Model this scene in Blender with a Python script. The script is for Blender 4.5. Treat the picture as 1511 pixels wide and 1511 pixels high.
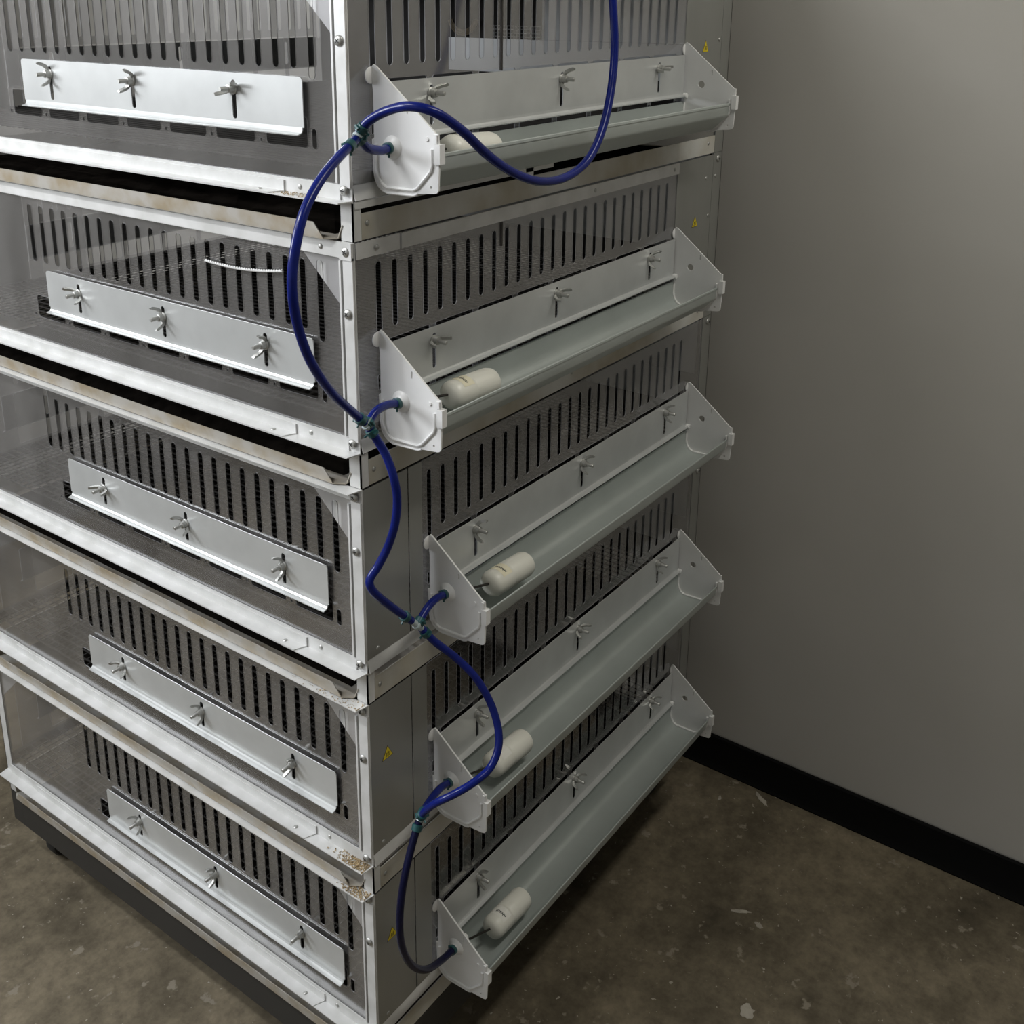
import bpy, bmesh, math, random
from mathutils import Vector, Matrix
from mathutils.geometry import delaunay_2d_cdt

for o in list(bpy.data.objects): bpy.data.objects.remove(o)
S = bpy.context.scene
COL = S.collection
R = math.radians
random.seed(7)

# ------------------------------------------------------------------ camera
IMG = 1511.0
FPX, CX, CY = 1625.569, 710.362, 497.807
CAM = Vector((-0.787053, -0.746532, 0.238976))
_y, _p, _r = 0.640743, -0.303419, 0.003907
FW = Vector((math.cos(_p)*math.cos(_y), math.cos(_p)*math.sin(_y), math.sin(_p)))
_ri = FW.cross(Vector((0, 0, 1))).normalized(); _up = _ri.cross(FW)
RI = math.cos(_r)*_ri + math.sin(_r)*_up
UP = -math.sin(_r)*_ri + math.cos(_r)*_up
cd = bpy.data.cameras.new('camera'); cam = bpy.data.objects.new('camera', cd); COL.objects.link(cam)
cd.sensor_fit = 'HORIZONTAL'; cd.sensor_width = 36.0
cd.lens = FPX*36.0/IMG
cd.shift_x = (IMG/2-CX)/IMG
cd.shift_y = (CY-IMG/2)/IMG
cd.clip_start = 0.02
m = Matrix.Identity(4)
for i in range(3):
    m[i][0], m[i][1], m[i][2], m[i][3] = RI[i], UP[i], -FW[i], CAM[i]
cam.matrix_world = m
S.camera = cam

def ray_y(px, py, y):
    d = FW + RI*((px-CX)/FPX) - UP*((py-CY)/FPX)
    t = (y-CAM.y)/d.y
    return CAM + d*t
def ray_z(px, py, z):
    d = FW + RI*((px-CX)/FPX) - UP*((py-CY)/FPX)
    return CAM + d*((z-CAM.z)/d.z)

# ------------------------------------------------------------------ world, light, exposure
w = bpy.data.worlds.new('World'); S.world = w; w.use_nodes = True
bg = w.node_tree.nodes['Background']
bg.inputs[0].default_value = (0.86, 0.92, 1.0, 1); bg.inputs[1].default_value = 3.0
S.view_settings.view_transform = 'Standard'
S.view_settings.look = 'None'
S.view_settings.gamma = 1.0
S.view_settings.use_curve_mapping = False
S.view_settings.exposure = -0.12
try:
    S.cycles.transparent_max_bounces = 32
    S.cycles.max_bounces = 10
    S.cycles.caustics_reflective = False; S.cycles.caustics_refractive = False
except Exception: pass

def area(name, loc, target, sx, sy, power, color):
    l = bpy.data.lights.new(name, 'AREA'); l.shape = 'RECTANGLE'; l.size = sx; l.size_y = sy
    l.energy = power; l.color = color
    o = bpy.data.objects.new(name, l); COL.objects.link(o)
    o.location = loc
    o.rotation_euler = (Vector(target)-Vector(loc)).to_track_quat('-Z', 'Y').to_euler()
    return o
# daylight entering through the window, and the ceiling tube lamp over the aisle
area('window_daylight', (-1.45, 1.90, 0.72), (-1.45, -3.0, 0.30), 1.1, 0.75, 60, (0.93, 0.96, 1.0))
area('ceiling_lamp_light', (0.30, -0.90, 1.225), (0.30, -0.90, -1.0), 1.05, 0.14, 13, (1.0, 0.97, 0.88))
area('ceiling_lamp_light', (-1.00, 0.70, 1.225), (-1.00, 0.70, -1.0), 0.14, 0.75, 24, (0.97, 0.98, 1.0))

# ------------------------------------------------------------------ materials
def mat(name, col, rough=0.5, metal=0.0, noise=0.0, nscale=30, col2=None, bump=0.0, bscale=200, stretch=None, spec=0.5):
    M = bpy.data.materials.new(name); M.use_nodes = True
    nt = M.node_tree; b = nt.nodes['Principled BSDF']
    b.inputs['Base Color'].default_value = (*col, 1)
    b.inputs['Roughness'].default_value = rough
    b.inputs['Metallic'].default_value = metal
    b.inputs['Specular IOR Level'].default_value = spec
    if noise > 0 or bump > 0:
        tc = nt.nodes.new('ShaderNodeTexCoord')
        mp = nt.nodes.new('ShaderNodeMapping'); nt.links.new(tc.outputs['Object'], mp.inputs[0])
        if stretch: mp.inputs['Scale'].default_value = stretch
    if noise > 0:
        n = nt.nodes.new('ShaderNodeTexNoise'); n.inputs['Scale'].default_value = nscale; n.inputs['Detail'].default_value = 6
        nt.links.new(mp.outputs[0], n.inputs['Vector'])
        rp = nt.nodes.new('ShaderNodeValToRGB')
        c2 = col2 or tuple(c*(1-noise) for c in col)
        rp.color_ramp.elements[0].position = 0.32; rp.color_ramp.elements[0].color = (*c2, 1)
        rp.color_ramp.elements[1].position = 0.62; rp.color_ramp.elements[1].color = (*col, 1)
        nt.links.new(n.outputs[0], rp.inputs[0]); nt.links.new(rp.outputs[0], b.inputs['Base Color'])
    if bump > 0:
        n2 = nt.nodes.new('ShaderNodeTexNoise'); n2.inputs['Scale'].default_value = bscale
        nt.links.new(mp.outputs[0], n2.inputs['Vector'])
        bp = nt.nodes.new('ShaderNodeBump'); bp.inputs['Strength'].default_value = bump; bp.inputs['Distance'].default_value = 0.001
        nt.links.new(n2.outputs[0], bp.inputs['Height']); nt.links.new(bp.outputs[0], b.inputs['Normal'])
    return M

M_FRAME = mat('galvanised_frame', (0.73, 0.73, 0.72), 0.45, 0.15, 0.16, 26, (0.60, 0.60, 0.58))
M_RAIL = mat('stained_rail', (0.66, 0.66, 0.63), 0.5, 0.15, 0.3, 9, (0.43, 0.39, 0.30))
M_GATE = mat('galvanised_gate', (0.66, 0.675, 0.67), 0.33, 0.45, 0.10, 18)
M_BLANK = mat('galvanised_blank_sheet', (0.42, 0.425, 0.405), 0.42, 0.70, 0.14, 9, stretch=(1, 1, 0.25))
M_TROUGH = mat('trough_grey_metal', (0.50, 0.54, 0.52), 0.42, 0.40, 0.07, 14)
M_CAP = mat('white_moulded_plastic', (0.82, 0.82, 0.81), 0.38, 0, 0.06, 22)
M_FLOAT = mat('translucent_cream_plastic', (0.83, 0.82, 0.74), 0.35, 0, 0.06, 20)
M_PAPER = mat('cream_paper_label', (0.84, 0.79, 0.60), 0.7)
M_PAPERW = mat('white_paper_label', (0.85, 0.84, 0.78), 0.7)
M_INK = mat('black_ink', (0.015, 0.015, 0.015), 0.6)
M_HOSE = mat('blue_hose_pvc', (0.004, 0.012, 0.150), 0.24, 0, 0.25, 40, bump=0.15, bscale=60, spec=0.28)
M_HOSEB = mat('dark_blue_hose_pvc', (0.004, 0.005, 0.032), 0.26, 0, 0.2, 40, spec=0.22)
M_CLAMP = mat('dark_green_clamp', (0.012, 0.070, 0.075), 0.35)
M_TEE = mat('milky_tee_plastic', (0.45, 0.52, 0.54), 0.3)
M_STEEL = mat('zinc_plated_steel', (0.48, 0.48, 0.46), 0.46, 0.85)
M_DARKSTEEL = mat('screw_recess', (0.05, 0.05, 0.05), 0.5, 0.5)
M_ROD = mat('dark_float_rod', (0.06, 0.055, 0.05), 0.35, 0.7)
M_PAN = mat('dirty_pan_metal', (0.47, 0.45, 0.41), 0.5, 0.2, 0.3, 30, (0.36, 0.30, 0.21))
M_PANIN = mat('dropping_crust', (0.014, 0.012, 0.010), 1.0, 0, 0.5, 45, spec=0.0)
M_WIRE = mat('wire_mesh_steel', (0.065, 0.062, 0.058), 0.9, 0.0, spec=0.0)
M_INNER = mat('shaded_inner_sheet', (0.05, 0.047, 0.043), 0.7, 0.1, 0.3, 20)  # near-black colour stands in for the shade inside the tiers
M_BLACK = mat('black_painted_steel', (0.03, 0.028, 0.025), 0.6)
M_RUBBER = mat('caster_rubber', (0.02, 0.02, 0.02), 0.7)
M_YELLOW = mat('yellow_warning_vinyl', (0.72, 0.56, 0.02), 0.5)
M_FEED = mat('spilled_feed_crumbs', (0.50, 0.38, 0.22), 0.9, 0, 0.5, 300, (0.25, 0.18, 0.10))
M_WALL = mat('painted_wall', (0.47, 0.455, 0.42), 0.75, 0, 0.05, 4, bump=0.05, bscale=150)
M_WALLW = mat('pale_painted_wall', (0.40, 0.39, 0.37), 0.75, 0, 0.04, 4)
M_WALLF = mat('white_painted_wall', (0.78, 0.78, 0.77), 0.75, 0, 0.04, 4)
M_CEIL = mat('pale_ceiling', (0.42, 0.42, 0.40), 0.85, 0, 0.04, 5)
M_BASE = mat('black_vinyl_base', (0.004, 0.004, 0.004), 0.8, spec=0.1)
M_PAINT = mat('dried_paint', (0.42, 0.385, 0.32), 0.8, 0, 0.3, 60)
M_COIL = mat('brown_coil', (0.42, 0.33, 0.20), 0.5, 0, 0.3, 200)
M_LAMP = mat('lamp_housing', (0.8, 0.8, 0.8), 0.4)

def floor_mat():
    M = bpy.data.materials.new('stained_concrete'); M.use_nodes = True
    nt = M.node_tree; b = nt.nodes['Principled BSDF']; b.inputs['Roughness'].default_value = 0.62
    b.inputs['Specular IOR Level'].default_value = 0.35
    tc = nt.nodes.new('ShaderNodeTexCoord')
    def noise(s, d, ro=0.6):
        n = nt.nodes.new('ShaderNodeTexNoise'); n.inputs['Scale'].default_value = s; n.inputs['Detail'].default_value = d
        n.inputs['Roughness'].default_value = ro
        nt.links.new(tc.outputs['Object'], n.inputs['Vector']); return n
    def ramp(src, p0, c0, p1, c1):
        r = nt.nodes.new('ShaderNodeValToRGB'); e = r.color_ramp.elements
        e[0].position = p0; e[0].color = (*c0, 1); e[1].position = p1; e[1].color = (*c1, 1)
        nt.links.new(src.outputs[0], r.inputs[0]); return r
    def mix(a, bb, f, t='MIX'):
        x = nt.nodes.new('ShaderNodeMix'); x.data_type = 'RGBA'; x.blend_type = t
        nt.links.new(f.outputs[0], x.inputs[0]) if not isinstance(f, float) else setattr(x.inputs[0], 'default_value', f)
        nt.links.new(a, x.inputs[6]); nt.links.new(bb, x.inputs[7]); return x.outputs[2]
    base = ramp(noise(4, 8), 0.34, (0.075, 0.063, 0.042), 0.66, (0.235, 0.200, 0.142))
    fine = ramp(noise(42, 8, 0.7), 0.35, (0.55, 0.52, 0.48), 0.68, (1.25, 1.22, 1.16))
    c = mix(base.outputs[0], fine.outputs[0], 0.75, 'MULTIPLY')
    sp = ramp(noise(33, 4, 0.55), 0.645, (0, 0, 0), 0.69, (1, 1, 1))
    pale = nt.nodes.new('ShaderNodeRGB'); pale.outputs[0].default_value = (0.24, 0.21, 0.16, 1)
    c = mix(c, pale.outputs[0], sp)
    sp2 = ramp(noise(120, 2, 0.5), 0.715, (0, 0, 0), 0.75, (1, 1, 1))
    pale2 = nt.nodes.new('ShaderNodeRGB'); pale2.outputs[0].default_value = (0.36, 0.33, 0.27, 1)
    c = mix(c, pale2.outputs[0], sp2)
    nt.links.new(c, b.inputs['Base Color'])
    bp = nt.nodes.new('ShaderNodeBump'); bp.inputs['Strength'].default_value = 0.25; bp.inputs['Distance'].default_value = 0.002
    nt.links.new(noise(90, 6).outputs[0], bp.inputs['Height']); nt.links.new(bp.outputs[0], b.inputs['Normal'])
    return M
M_FLOOR = floor_mat()

def acrylic(name, dust, f0):
    """thin clear plastic sheet: see-through, mirror gloss by angle, a film of dust and fine scratches"""
    M = bpy.data.materials.new(name); M.use_nodes = True
    nt = M.node_tree; nt.nodes.clear()
    out = nt.nodes.new('ShaderNodeOutputMaterial')
    tr = nt.nodes.new('ShaderNodeBsdfTransparent'); tr.inputs[0].default_value = (0.95, 0.95, 0.96, 1)
    gl = nt.nodes.new('ShaderNodeBsdfGlossy'); gl.inputs['Roughness'].default_value = 0.09; gl.inputs[0].default_value = (1, 1, 1, 1)
    df = nt.nodes.new('ShaderNodeBsdfDiffuse'); df.inputs[0].default_value = (0.62, 0.60, 0.58, 1)
    lw = nt.nodes.new('ShaderNodeLayerWeight'); lw.inputs[0].default_value = 0.5
    pw = nt.nodes.new('ShaderNodeMath'); pw.operation = 'POWER'; pw.inputs[1].default_value = 4.0
    nt.links.new(lw.outputs['Facing'], pw.inputs[0])
    ma = nt.nodes.new('ShaderNodeMath'); ma.operation = 'MULTIPLY_ADD'; ma.inputs[1].default_value = 1-f0; ma.inputs[2].default_value = f0
    nt.links.new(pw.outputs[0], ma.inputs[0])
    m1 = nt.nodes.new('ShaderNodeMixShader'); nt.links.new(ma.outputs[0], m1.inputs[0])
    nt.links.new(tr.outputs[0], m1.inputs[1]); nt.links.new(gl.outputs[0], m1.inputs[2])
    tc = nt.nodes.new('ShaderNodeTexCoord')
    mp = nt.nodes.new('ShaderNodeMapping'); mp.inputs['Scale'].default_value = (1, 1, 0.35); nt.links.new(tc.outputs['Object'], mp.inputs[0])
    n = nt.nodes.new('ShaderNodeTexNoise'); n.inputs['Scale'].default_value = 14; n.inputs['Detail'].default_value = 3; n.inputs['Roughness'].default_value = 0.5
    nt.links.new(mp.outputs[0], n.inputs['Vector'])
    mr = nt.nodes.new('ShaderNodeMapRange'); mr.inputs[1].default_value = 0.3; mr.inputs[2].default_value = 0.75
    mr.inputs[3].default_value = dust*0.6; mr.inputs[4].default_value = dust*1.4
    nt.links.new(n.outputs[0], mr.inputs[0])
    m2 = nt.nodes.new('ShaderNodeMixShader'); nt.links.new(mr.outputs[0], m2.inputs[0])
    nt.links.new(m1.outputs[0], m2.inputs[1]); nt.links.new(df.outputs[0], m2.inputs[2])
    nt.links.new(m2.outputs[0], out.inputs[0])
    return M
M_ACR = acrylic('clear_acrylic', 0.075, 0.125)
M_ACRE = mat('acrylic_cut_edge', (0.33, 0.33, 0.34), 0.35)
def glass_mat():
    M = bpy.data.materials.new('window_glass'); M.use_nodes = True
    nt = M.node_tree; nt.nodes.clear(); out = nt.nodes.new('ShaderNodeOutputMaterial')
    tr = nt.nodes.new('ShaderNodeBsdfTransparent'); gl = nt.nodes.new('ShaderNodeBsdfGlossy'); gl.inputs['Roughness'].default_value = 0.02
    mx = nt.nodes.new('ShaderNodeMixShader'); mx.inputs[0].default_value = 0.06
    nt.links.new(tr.outputs[0], mx.inputs[1]); nt.links.new(gl.outputs[0], mx.inputs[2]); nt.links.new(mx.outputs[0], out.inputs[0])
    return M
M_GLASS = glass_mat()
def emis(name, c, s):
    M = bpy.data.materials.new(name); M.use_nodes = True
    b = M.node_tree.nodes['Principled BSDF']; b.inputs['Emission Color'].default_value = (*c, 1); b.inputs['Emission Strength'].default_value = s
    return M
M_TUBE = emis('lit_fluorescent_tube', (1, 0.97, 0.9), 3.0)

# ------------------------------------------------------------------ mesh helpers
def inside(poly, x, y):
    c = False; n = len(poly)
    for i in range(n):
        (x1, y1), (x2, y2) = poly[i], poly[(i+1) % n]
        if (y1 > y) != (y2 > y) and x < (x2-x1)*(y-y1)/(y2-y1)+x1: c = not c
    return c
class MB:
    def __init__(s): s.v = []; s.f = []; s.mi = []
    def add(s, vs, fs, mi=0):
        n = len(s.v); s.v += [tuple(v) for v in vs]
        for f in fs: s.f.append(tuple(i+n for i in f)); s.mi.append(mi)
        return s
    def box(s, x0, x1, y0, y1, z0, z1, mi=0):
        vs = [(x, y, z) for z in (z0, z1) for y in (y0, y1) for x in (x0, x1)]
        return s.add(vs, [(0, 2, 3, 1), (4, 5, 7, 6), (0, 1, 5, 4), (2, 6, 7, 3), (0, 4, 6, 2), (1, 3, 7, 5)], mi)
    def prism(s, pts, fn, d, mi=0, mi_side=None):
        """polygon pts (u,v) mapped by fn(u,v,w); thickness from w=0 to w=d"""
        n = len(pts)
        vs = [fn(u, v, 0) for u, v in pts]+[fn(u, v, d) for u, v in pts]
        s.add(vs, [tuple(range(n)), tuple(range(2*n-1, n-1, -1))], mi)
        ms = mi if mi_side is None else mi_side
        return s.add(vs, [(i, (i+1) % n, n+(i+1) % n, n+i) for i in range(n)], ms)
    def sheet(s, outer, holes, fn, d, mi=0, mi_side=0):
        loops = [outer]+holes; co = []; ed = []
        for L in loops:
            b = len(co); co += [Vector(p) for p in L]; ed += [(b+i, b+(i+1) % len(L)) for i in range(len(L))]
        r = delaunay_2d_cdt(co, ed, [], 1, 1e-7)
        vs = r[0]; fs = []
        bbs = [(min(p[0] for p in h), max(p[0] for p in h), min(p[1] for p in h), max(p[1] for p in h)) for h in holes]
        for f in r[2]:
            cx = sum(vs[i][0] for i in f)/len(f); cy = sum(vs[i][1] for i in f)/len(f)
            for h, bb in zip(holes, bbs):
                if bb[0] < cx < bb[1] and bb[2] < cy < bb[3] and inside(h, cx, cy): break
            else: fs.append(f)
        n = len(vs)
        V = [fn(p[0], p[1], 0) for p in vs]+[fn(p[0], p[1], d) for p in vs]
        s.add(V, [tuple(f) for f in fs]+[tuple(n+i for i in reversed(f)) for f in fs], mi)
        for L in loops:
            k = len(L); VV = [fn(u, v, 0) for u, v in L]+[fn(u, v, d) for u, v in L]
            s.add(VV, [(i, (i+1) % k, k+(i+1) % k, k+i) for i in range(k)], mi_side)
        return s
    def strip(s, prof, fn, t0, t1, th, closed=False, mi=0):
        """open 2D profile given thickness th, extruded from t0 to t1: fn(a,b,t)"""
        n = len(prof); nor = []
        for i in range(n):
            a = Vector(prof[max(i-1, 0)]); b = Vector(prof[min(i+1, n-1)])
            d = (b-a).normalized(); nor.append(Vector((-d.y, d.x)))
        P1 = [Vector(p) for p in prof]; P2 = [Vector(p)+nor[i]*th for i, p in enumerate(prof)]
        poly = P1+P2[::-1]; k = len(poly)
        vs = [fn(p.x, p.y, t0) for p in poly]+[fn(p.x, p.y, t1) for p in poly]
        s.add(vs, [(i, (i+1) % k, k+(i+1) % k, k+i) for i in range(k)], mi)
        for i in range(n-1):
            s.add([fn(q.x, q.y, t0) for q in (P1[i], P1[i+1], P2[i+1], P2[i])], [(0, 1, 2, 3)], mi)
            s.add([fn(q.x, q.y, t1) for q in (P1[i], P1[i+1], P2[i+1], P2[i])], [(3, 2, 1, 0)], mi)
        return s
    def tube(s, pts, r, n=10, mi=0, cap=True):
        pts = [Vector(p) for p in pts]; k = len(pts)
        rs = r if isinstance(r, (list, tuple)) else [r]*k
        T = [(pts[min(i+1, k-1)]-pts[max(i-1, 0)]).normalized() for i in range(k)]
        ref = Vector((0, 0, 1)) if abs(T[0].z) < 0.9 else Vector((1, 0, 0))
        u = T[0].cross(ref).normalized(); vs = []
        for i in range(k):
            u = (u-T[i]*u.dot(T[i])).normalized(); v = T[i].cross(u)
            for j in range(n):
                a = 2*math.pi*j/n; vs.append(pts[i]+(u*math.cos(a)+v*math.sin(a))*rs[i])
        fs = [(i*n+j, i*n+(j+1) % n, (i+1)*n+(j+1) % n, (i+1)*n+j) for i in range(k-1) for j in range(n)]
        if cap: fs += [tuple(range(n-1, -1, -1)), tuple((k-1)*n+j for j in range(n))]
        return s.add(vs, fs, mi)
    def lathe(s, prof, n=20, mtx=Matrix.Identity(4), mi=0):
        """prof (r,h) about local z"""
        vs = []; k = len(prof)
        for r, h in prof:
            for j in range(n):
                a = 2*math.pi*j/n; vs.append(mtx @ Vector((r*math.cos(a), r*math.sin(a), h)))
        fs = [(i*n+j, i*n+(j+1) % n, (i+1)*n+(j+1) % n, (i+1)*n+j) for i in range(k-1) for j in range(n)]
        fs += [tuple(range(n-1, -1, -1)), tuple((k-1)*n+j for j in range(n))]
        return s.add(vs, fs, mi)
    def mesh(s, name, mats, smooth=False):
        me = bpy.data.meshes.new(name); me.from_pydata(s.v, [], s.f)
        for M in (mats if isinstance(mats, (list, tuple)) else [mats]): me.materials.append(M)
        for p, i in zip(me.polygons, s.mi): p.material_index = i
        bm = bmesh.new(); bm.from_mesh(me)
        bmesh.ops.remove_doubles(bm, verts=bm.verts, dist=1e-6)
        bmesh.ops.recalc_face_normals(bm, faces=bm.faces)
        bm.to_mesh(me); bm.free()
        if smooth:
            for p in me.polygons: p.use_smooth = True
            try: me.set_sharp_from_angle(angle=R(40))
            except Exception: pass
        return me
    def obj(s, name, mats, parent=None, smooth=False):
        return link(name, s.mesh(name, mats, smooth), parent)

def link(name, me, parent=None, loc=None, rot=None):
    o = bpy.data.objects.new(name, me); COL.objects.link(o)
    if parent is not None: o.parent = parent
    if loc is not None: o.location = loc
    if rot is not None: o.rotation_euler = rot
    return o
def thing(name, label, cat, loc=(0, 0, 0), group=None):
    o = bpy.data.objects.new(name, None); o.empty_display_size = 0.05; COL.objects.link(o); o.location = loc
    return tag(o, label, cat, group)
def tag(o, label, cat, group=None):
    o['label'] = label; o['category'] = cat
    if group: o['group'] = group
    return o
def structure(o, label=None):
    o['kind'] = 'structure'
    if label: o['label'] = label
    return o

def stadium(u, v0, v1, wd, n=5):
    """vertical rounded slot centred at u"""
    r = wd/2; pts = []
    for i in range(n+1):
        a = math.pi*i/n; pts.append((u+r*math.cos(a), v1-r+r*math.sin(a)))
    for i in range(n+1):
        a = math.pi+math.pi*i/n; pts.append((u+r*math.cos(a), v0+r+r*math.sin(a)))
    return pts
def rrect(u0, u1, v0, v1, r, n=3):
    pts = []
    for cx, cy, a0 in ((u1-r, v1-r, 0), (u0+r, v1-r, 90), (u0+r, v0+r, 180), (u1-r, v0+r, 270)):
        for i in range(n+1):
            a = R(a0+90*i/n); pts.append((cx+r*math.cos(a), cy+r*math.sin(a)))
    return pts

# ------------------------------------------------------------------ dimensions
P = 0.27                 # height of one tier
L, W = 0.8537, 0.854     # rack length (x) and depth (y)
G = 0.0407               # open gap under each box
FLOOR = -1.2277
XW = 0.9723              # wall behind the rack
BZ = -(P-G)              # box bottom, local to a tier top
def T(k): return -(k-2)*P

# ------------------------------------------------------------------ the room
structure(MB().box(-3.2, XW, -3.2, 1.95, FLOOR-0.1, FLOOR).obj('floor', M_FLOOR))
wb = structure(MB().box(XW, XW+0.1, -3.2, 2.05, FLOOR-0.1, 1.36).obj('wall_back', M_WALL))
structure(MB().box(-3.3, -3.2, -3.2, 1.95, FLOOR-0.1, 1.36).obj('wall_front', M_WALLF))
structure(MB().box(-3.3, XW+0.1, -3.3, -3.2, FLOOR-0.1, 1.36).obj('wall_right', M_WALLW))
structure(MB().box(-3.2, XW, -3.2, 1.95, 1.30, 1.36).obj('ceiling', M_CEIL))
wx0, wx1, wz0, wz1 = -2.05, -0.85, 0.30, 1.14
wl = MB()
wl.box(-3.3, wx0, 1.95, 2.05, FLOOR-0.1, 1.36).box(wx1, XW, 1.95, 2.05, FLOOR-0.1, 1.36)
wl.box(wx0, wx1, 1.95, 2.05, FLOOR-0.1, wz0).box(wx0, wx1, 1.95, 2.05, wz1, 1.36)
structure(wl.obj('wall_left', M_WALLW))
wn = MB()
for a, b in ((wx0, wx0+0.05), (wx1-0.05, wx1), ((wx0+wx1)/2-0.02, (wx0+wx1)/2+0.02)): wn.box(a, b, 1.97, 2.03, wz0, wz1)
wn.box(wx0, wx1, 1.97, 2.03, wz0, wz0+0.05).box(wx0, wx1, 1.97, 2.03, wz1-0.05, wz1)
wno = structure(wn.obj('window_1', M_LAMP))
for a, b in ((wx0+0.05, (wx0+wx1)/2-0.02), ((wx0+wx1)/2+0.02, wx1-0.05)):
    MB().box(a, b, 1.995, 2.001, wz0+0.05, wz1-0.05).obj('pane', M_GLASS, wno)
structure(MB().strip([(0, 0.067), (0.003, 0.0665), (0.0035, 0.012), (0.009, 0.002), (0.016, 0.0)],
                     lambda a, b, t: (XW-0.0035-a, t, FLOOR+0.0005+b), -3.19, 1.94, 0.0025).obj('baseboard_back', M_BASE, None, True))
# dried paint on the concrete
fl = bpy.data.objects['floor']
for (px, py, rx, ry, an) in ((1124, 1180, 0.022, 0.005, 55), (1140, 1166, 0.020, 0.008, 40), (1102, 1492, 0.013, 0.010, 25),
                             (1094, 1345, 0.017, 0.003, -60), (1120, 1366, 0.008, 0.005, 60), (1062, 1178, 0.007, 0.003, 10)):
    c = ray_z(px, py, FLOOR); pts = []
    for i in range(18):
        a = 2*math.pi*i/18; j = random.uniform(0.72, 1.25); u, v = rx*math.cos(a)*j, ry*math.sin(a)*j
        ca, sa = math.cos(R(an)), math.sin(R(an)); pts.append((c.x+u*ca-v*sa, c.y+u*sa+v*ca))
    MB().prism(pts, lambda u, v, w_: (u, v, FLOOR+w_), 0.0008).obj('paint_spot', M_PAINT, fl)

# ceiling lamps: one over the aisle, one before the end of the rack
for lx, ly, rz, ll, lab in ((0.30, -0.90, 0, 1.1, 'long white fluorescent lamp under the ceiling along the water troughs'), (-1.00, 0.70, 90, 0.84, 'shorter white fluorescent lamp under the ceiling before the rack end')):
    lamp = thing('ceiling_lamp', lab, 'lamp', (lx, ly, 1.2998)); lamp.rotation_euler = (0, 0, R(rz))
    MB().prism([(-0.09, 0), (0.09, 0), (0.06, -0.045), (-0.06, -0.045)], lambda u, v, w_: (w_-ll/2, u, v), ll).obj('housing', M_LAMP, lamp)
    for dy in (-0.035, 0.035):
        MB().tube([(-ll/2+0.03, dy, -0.0575), (ll/2-0.03, dy, -0.0575)], 0.0125, 12).obj('tube', M_TUBE, lamp, True)

# ------------------------------------------------------------------ shared small hardware
def wing_mesh():
    b = MB()
    b.lathe([(0.0052, 0), (0.0052, 0.0012), (0.0042, 0.0018), (0.0036, 0.0062), (0.0026, 0.0066)], 14)
    for sgn in (-1, 1):
        prof = [(0.0026, 0.0022), (0.0056, 0.0034), (0.0080, 0.0066), (0.0098, 0.0112), (0.0116, 0.0126), (0.0121, 0.0104),
                (0.0110, 0.0066), (0.0088, 0.0024), (0.0056, 0.0008), (0.0026, 0.0008)]
        b.prism(prof, lambda u, v, w_, s=sgn: (s*u, w_-0.0014, v), 0.0028)
    b.lathe([(0.0022, 0.0), (0.0022, 0.0145), (0.0016, 0.0152)], 10)
    return b.mesh('wing_nut', M_STEEL, True)
WING = wing_mesh()
def screw_mesh():
    b = MB(); b.lathe([(0.0048, 0), (0.0046, 0.0008), (0.0036, 0.0018), (0.0018, 0.0024), (0.0002, 0.0025)], 16)
    b.box(-0.0022, 0.0022, -0.0005, 0.0005, 0.0014, 0.0026, 1).box(-0.0005, 0.0005, -0.0022, 0.0022, 0.0014, 0.0026, 1)
    return b.mesh('screw', [M_STEEL, M_DARKSTEEL], True)
SCREW = screw_mesh()
RIVET = MB().lathe([(0.0030, 0), (0.0026, 0.0007), (0.0014, 0.0012), (0.0002, 0.0013)], 12).mesh('rivet', M_STEEL, True)
NEG_X = Matrix(((0, 0, -1), (1, 0, 0), (0, -1, 0))).to_euler()    # local z -> -x
NEG_Y = Matrix(((1, 0, 0), (0, 0, -1), (0, 1, 0))).to_euler()     # local z -> -y
def on_end(name, me, par, y, z, x=0.0, spin=0):
    o = link(name, me, par); o.matrix_local = Matrix.Translation((x, y, z)) @ NEG_X.to_matrix().to_4x4() @ Matrix.Rotation(R(spin), 4, 'Z') @ Matrix.Scale(1.2 if name == 'wing_nut' else 1.15 if name == 'screw' else 1.0, 4); return o
def on_long(name, me, par, x, z, y=0.0, spin=0):
    o = link(name, me, par); o.matrix_local = Matrix.Translation((x, y, z)) @ NEG_Y.to_matrix().to_4x4() @ Matrix.Rotation(R(spin), 4, 'Z') @ Matrix.Scale(1.2 if name == 'wing_nut' else 1.15 if name == 'screw' else 1.0, 4); return o

def wire_floor_mesh():
    b = MB(); n = 62; r = 0.0009
    for i in range(n+1):
        x = 0.012+(L-0.024)*i/n; b.box(x-r, x+r, 0.012, W-0.012, 0, 2*r)
    for i in range(n+1):
        y = 0.012+(W-0.024)*i/n; b.box(0.012, L-0.012, y-r, y+r, -2*r, 0)
    return b.mesh('wire_floor', M_WIRE)
WFLOOR = wire_floor_mesh()

def sticker(par, x, z, y):
    h = 0.0115
    def tri(sz): return [(-sz, -sz*0.72), (sz, -sz*0.72), (0, sz*1.05)]
    fn = lambda u, v, w_: (u, -w_, v)
    o = MB().prism(tri(0.0098), fn, 0.0002).obj('warning_sticker', M_INK, par); o.location = (x, y, z)
    o['label'] = 'small yellow triangular hot surface warning sticker'
    q = MB().prism(tri(0.0088), fn, 0.0003).obj('yellow_field', M_YELLOW, o)
    b = MB()
    for k in (-1, 0, 1):
        pts = [(k*0.0021+0.0005*math.sin(t*2.2), -0.0030+0.0009*t) for t in range(6)]
        b.tube([(u, -0.0004, v) for u, v in pts], 0.0003, 5)
    b.box(-0.0036, 0.0036, -0.0005, -0.0003, -0.0042, -0.0037)
    b.obj('wavy_marks', M_INK, o)
    return o

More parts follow.
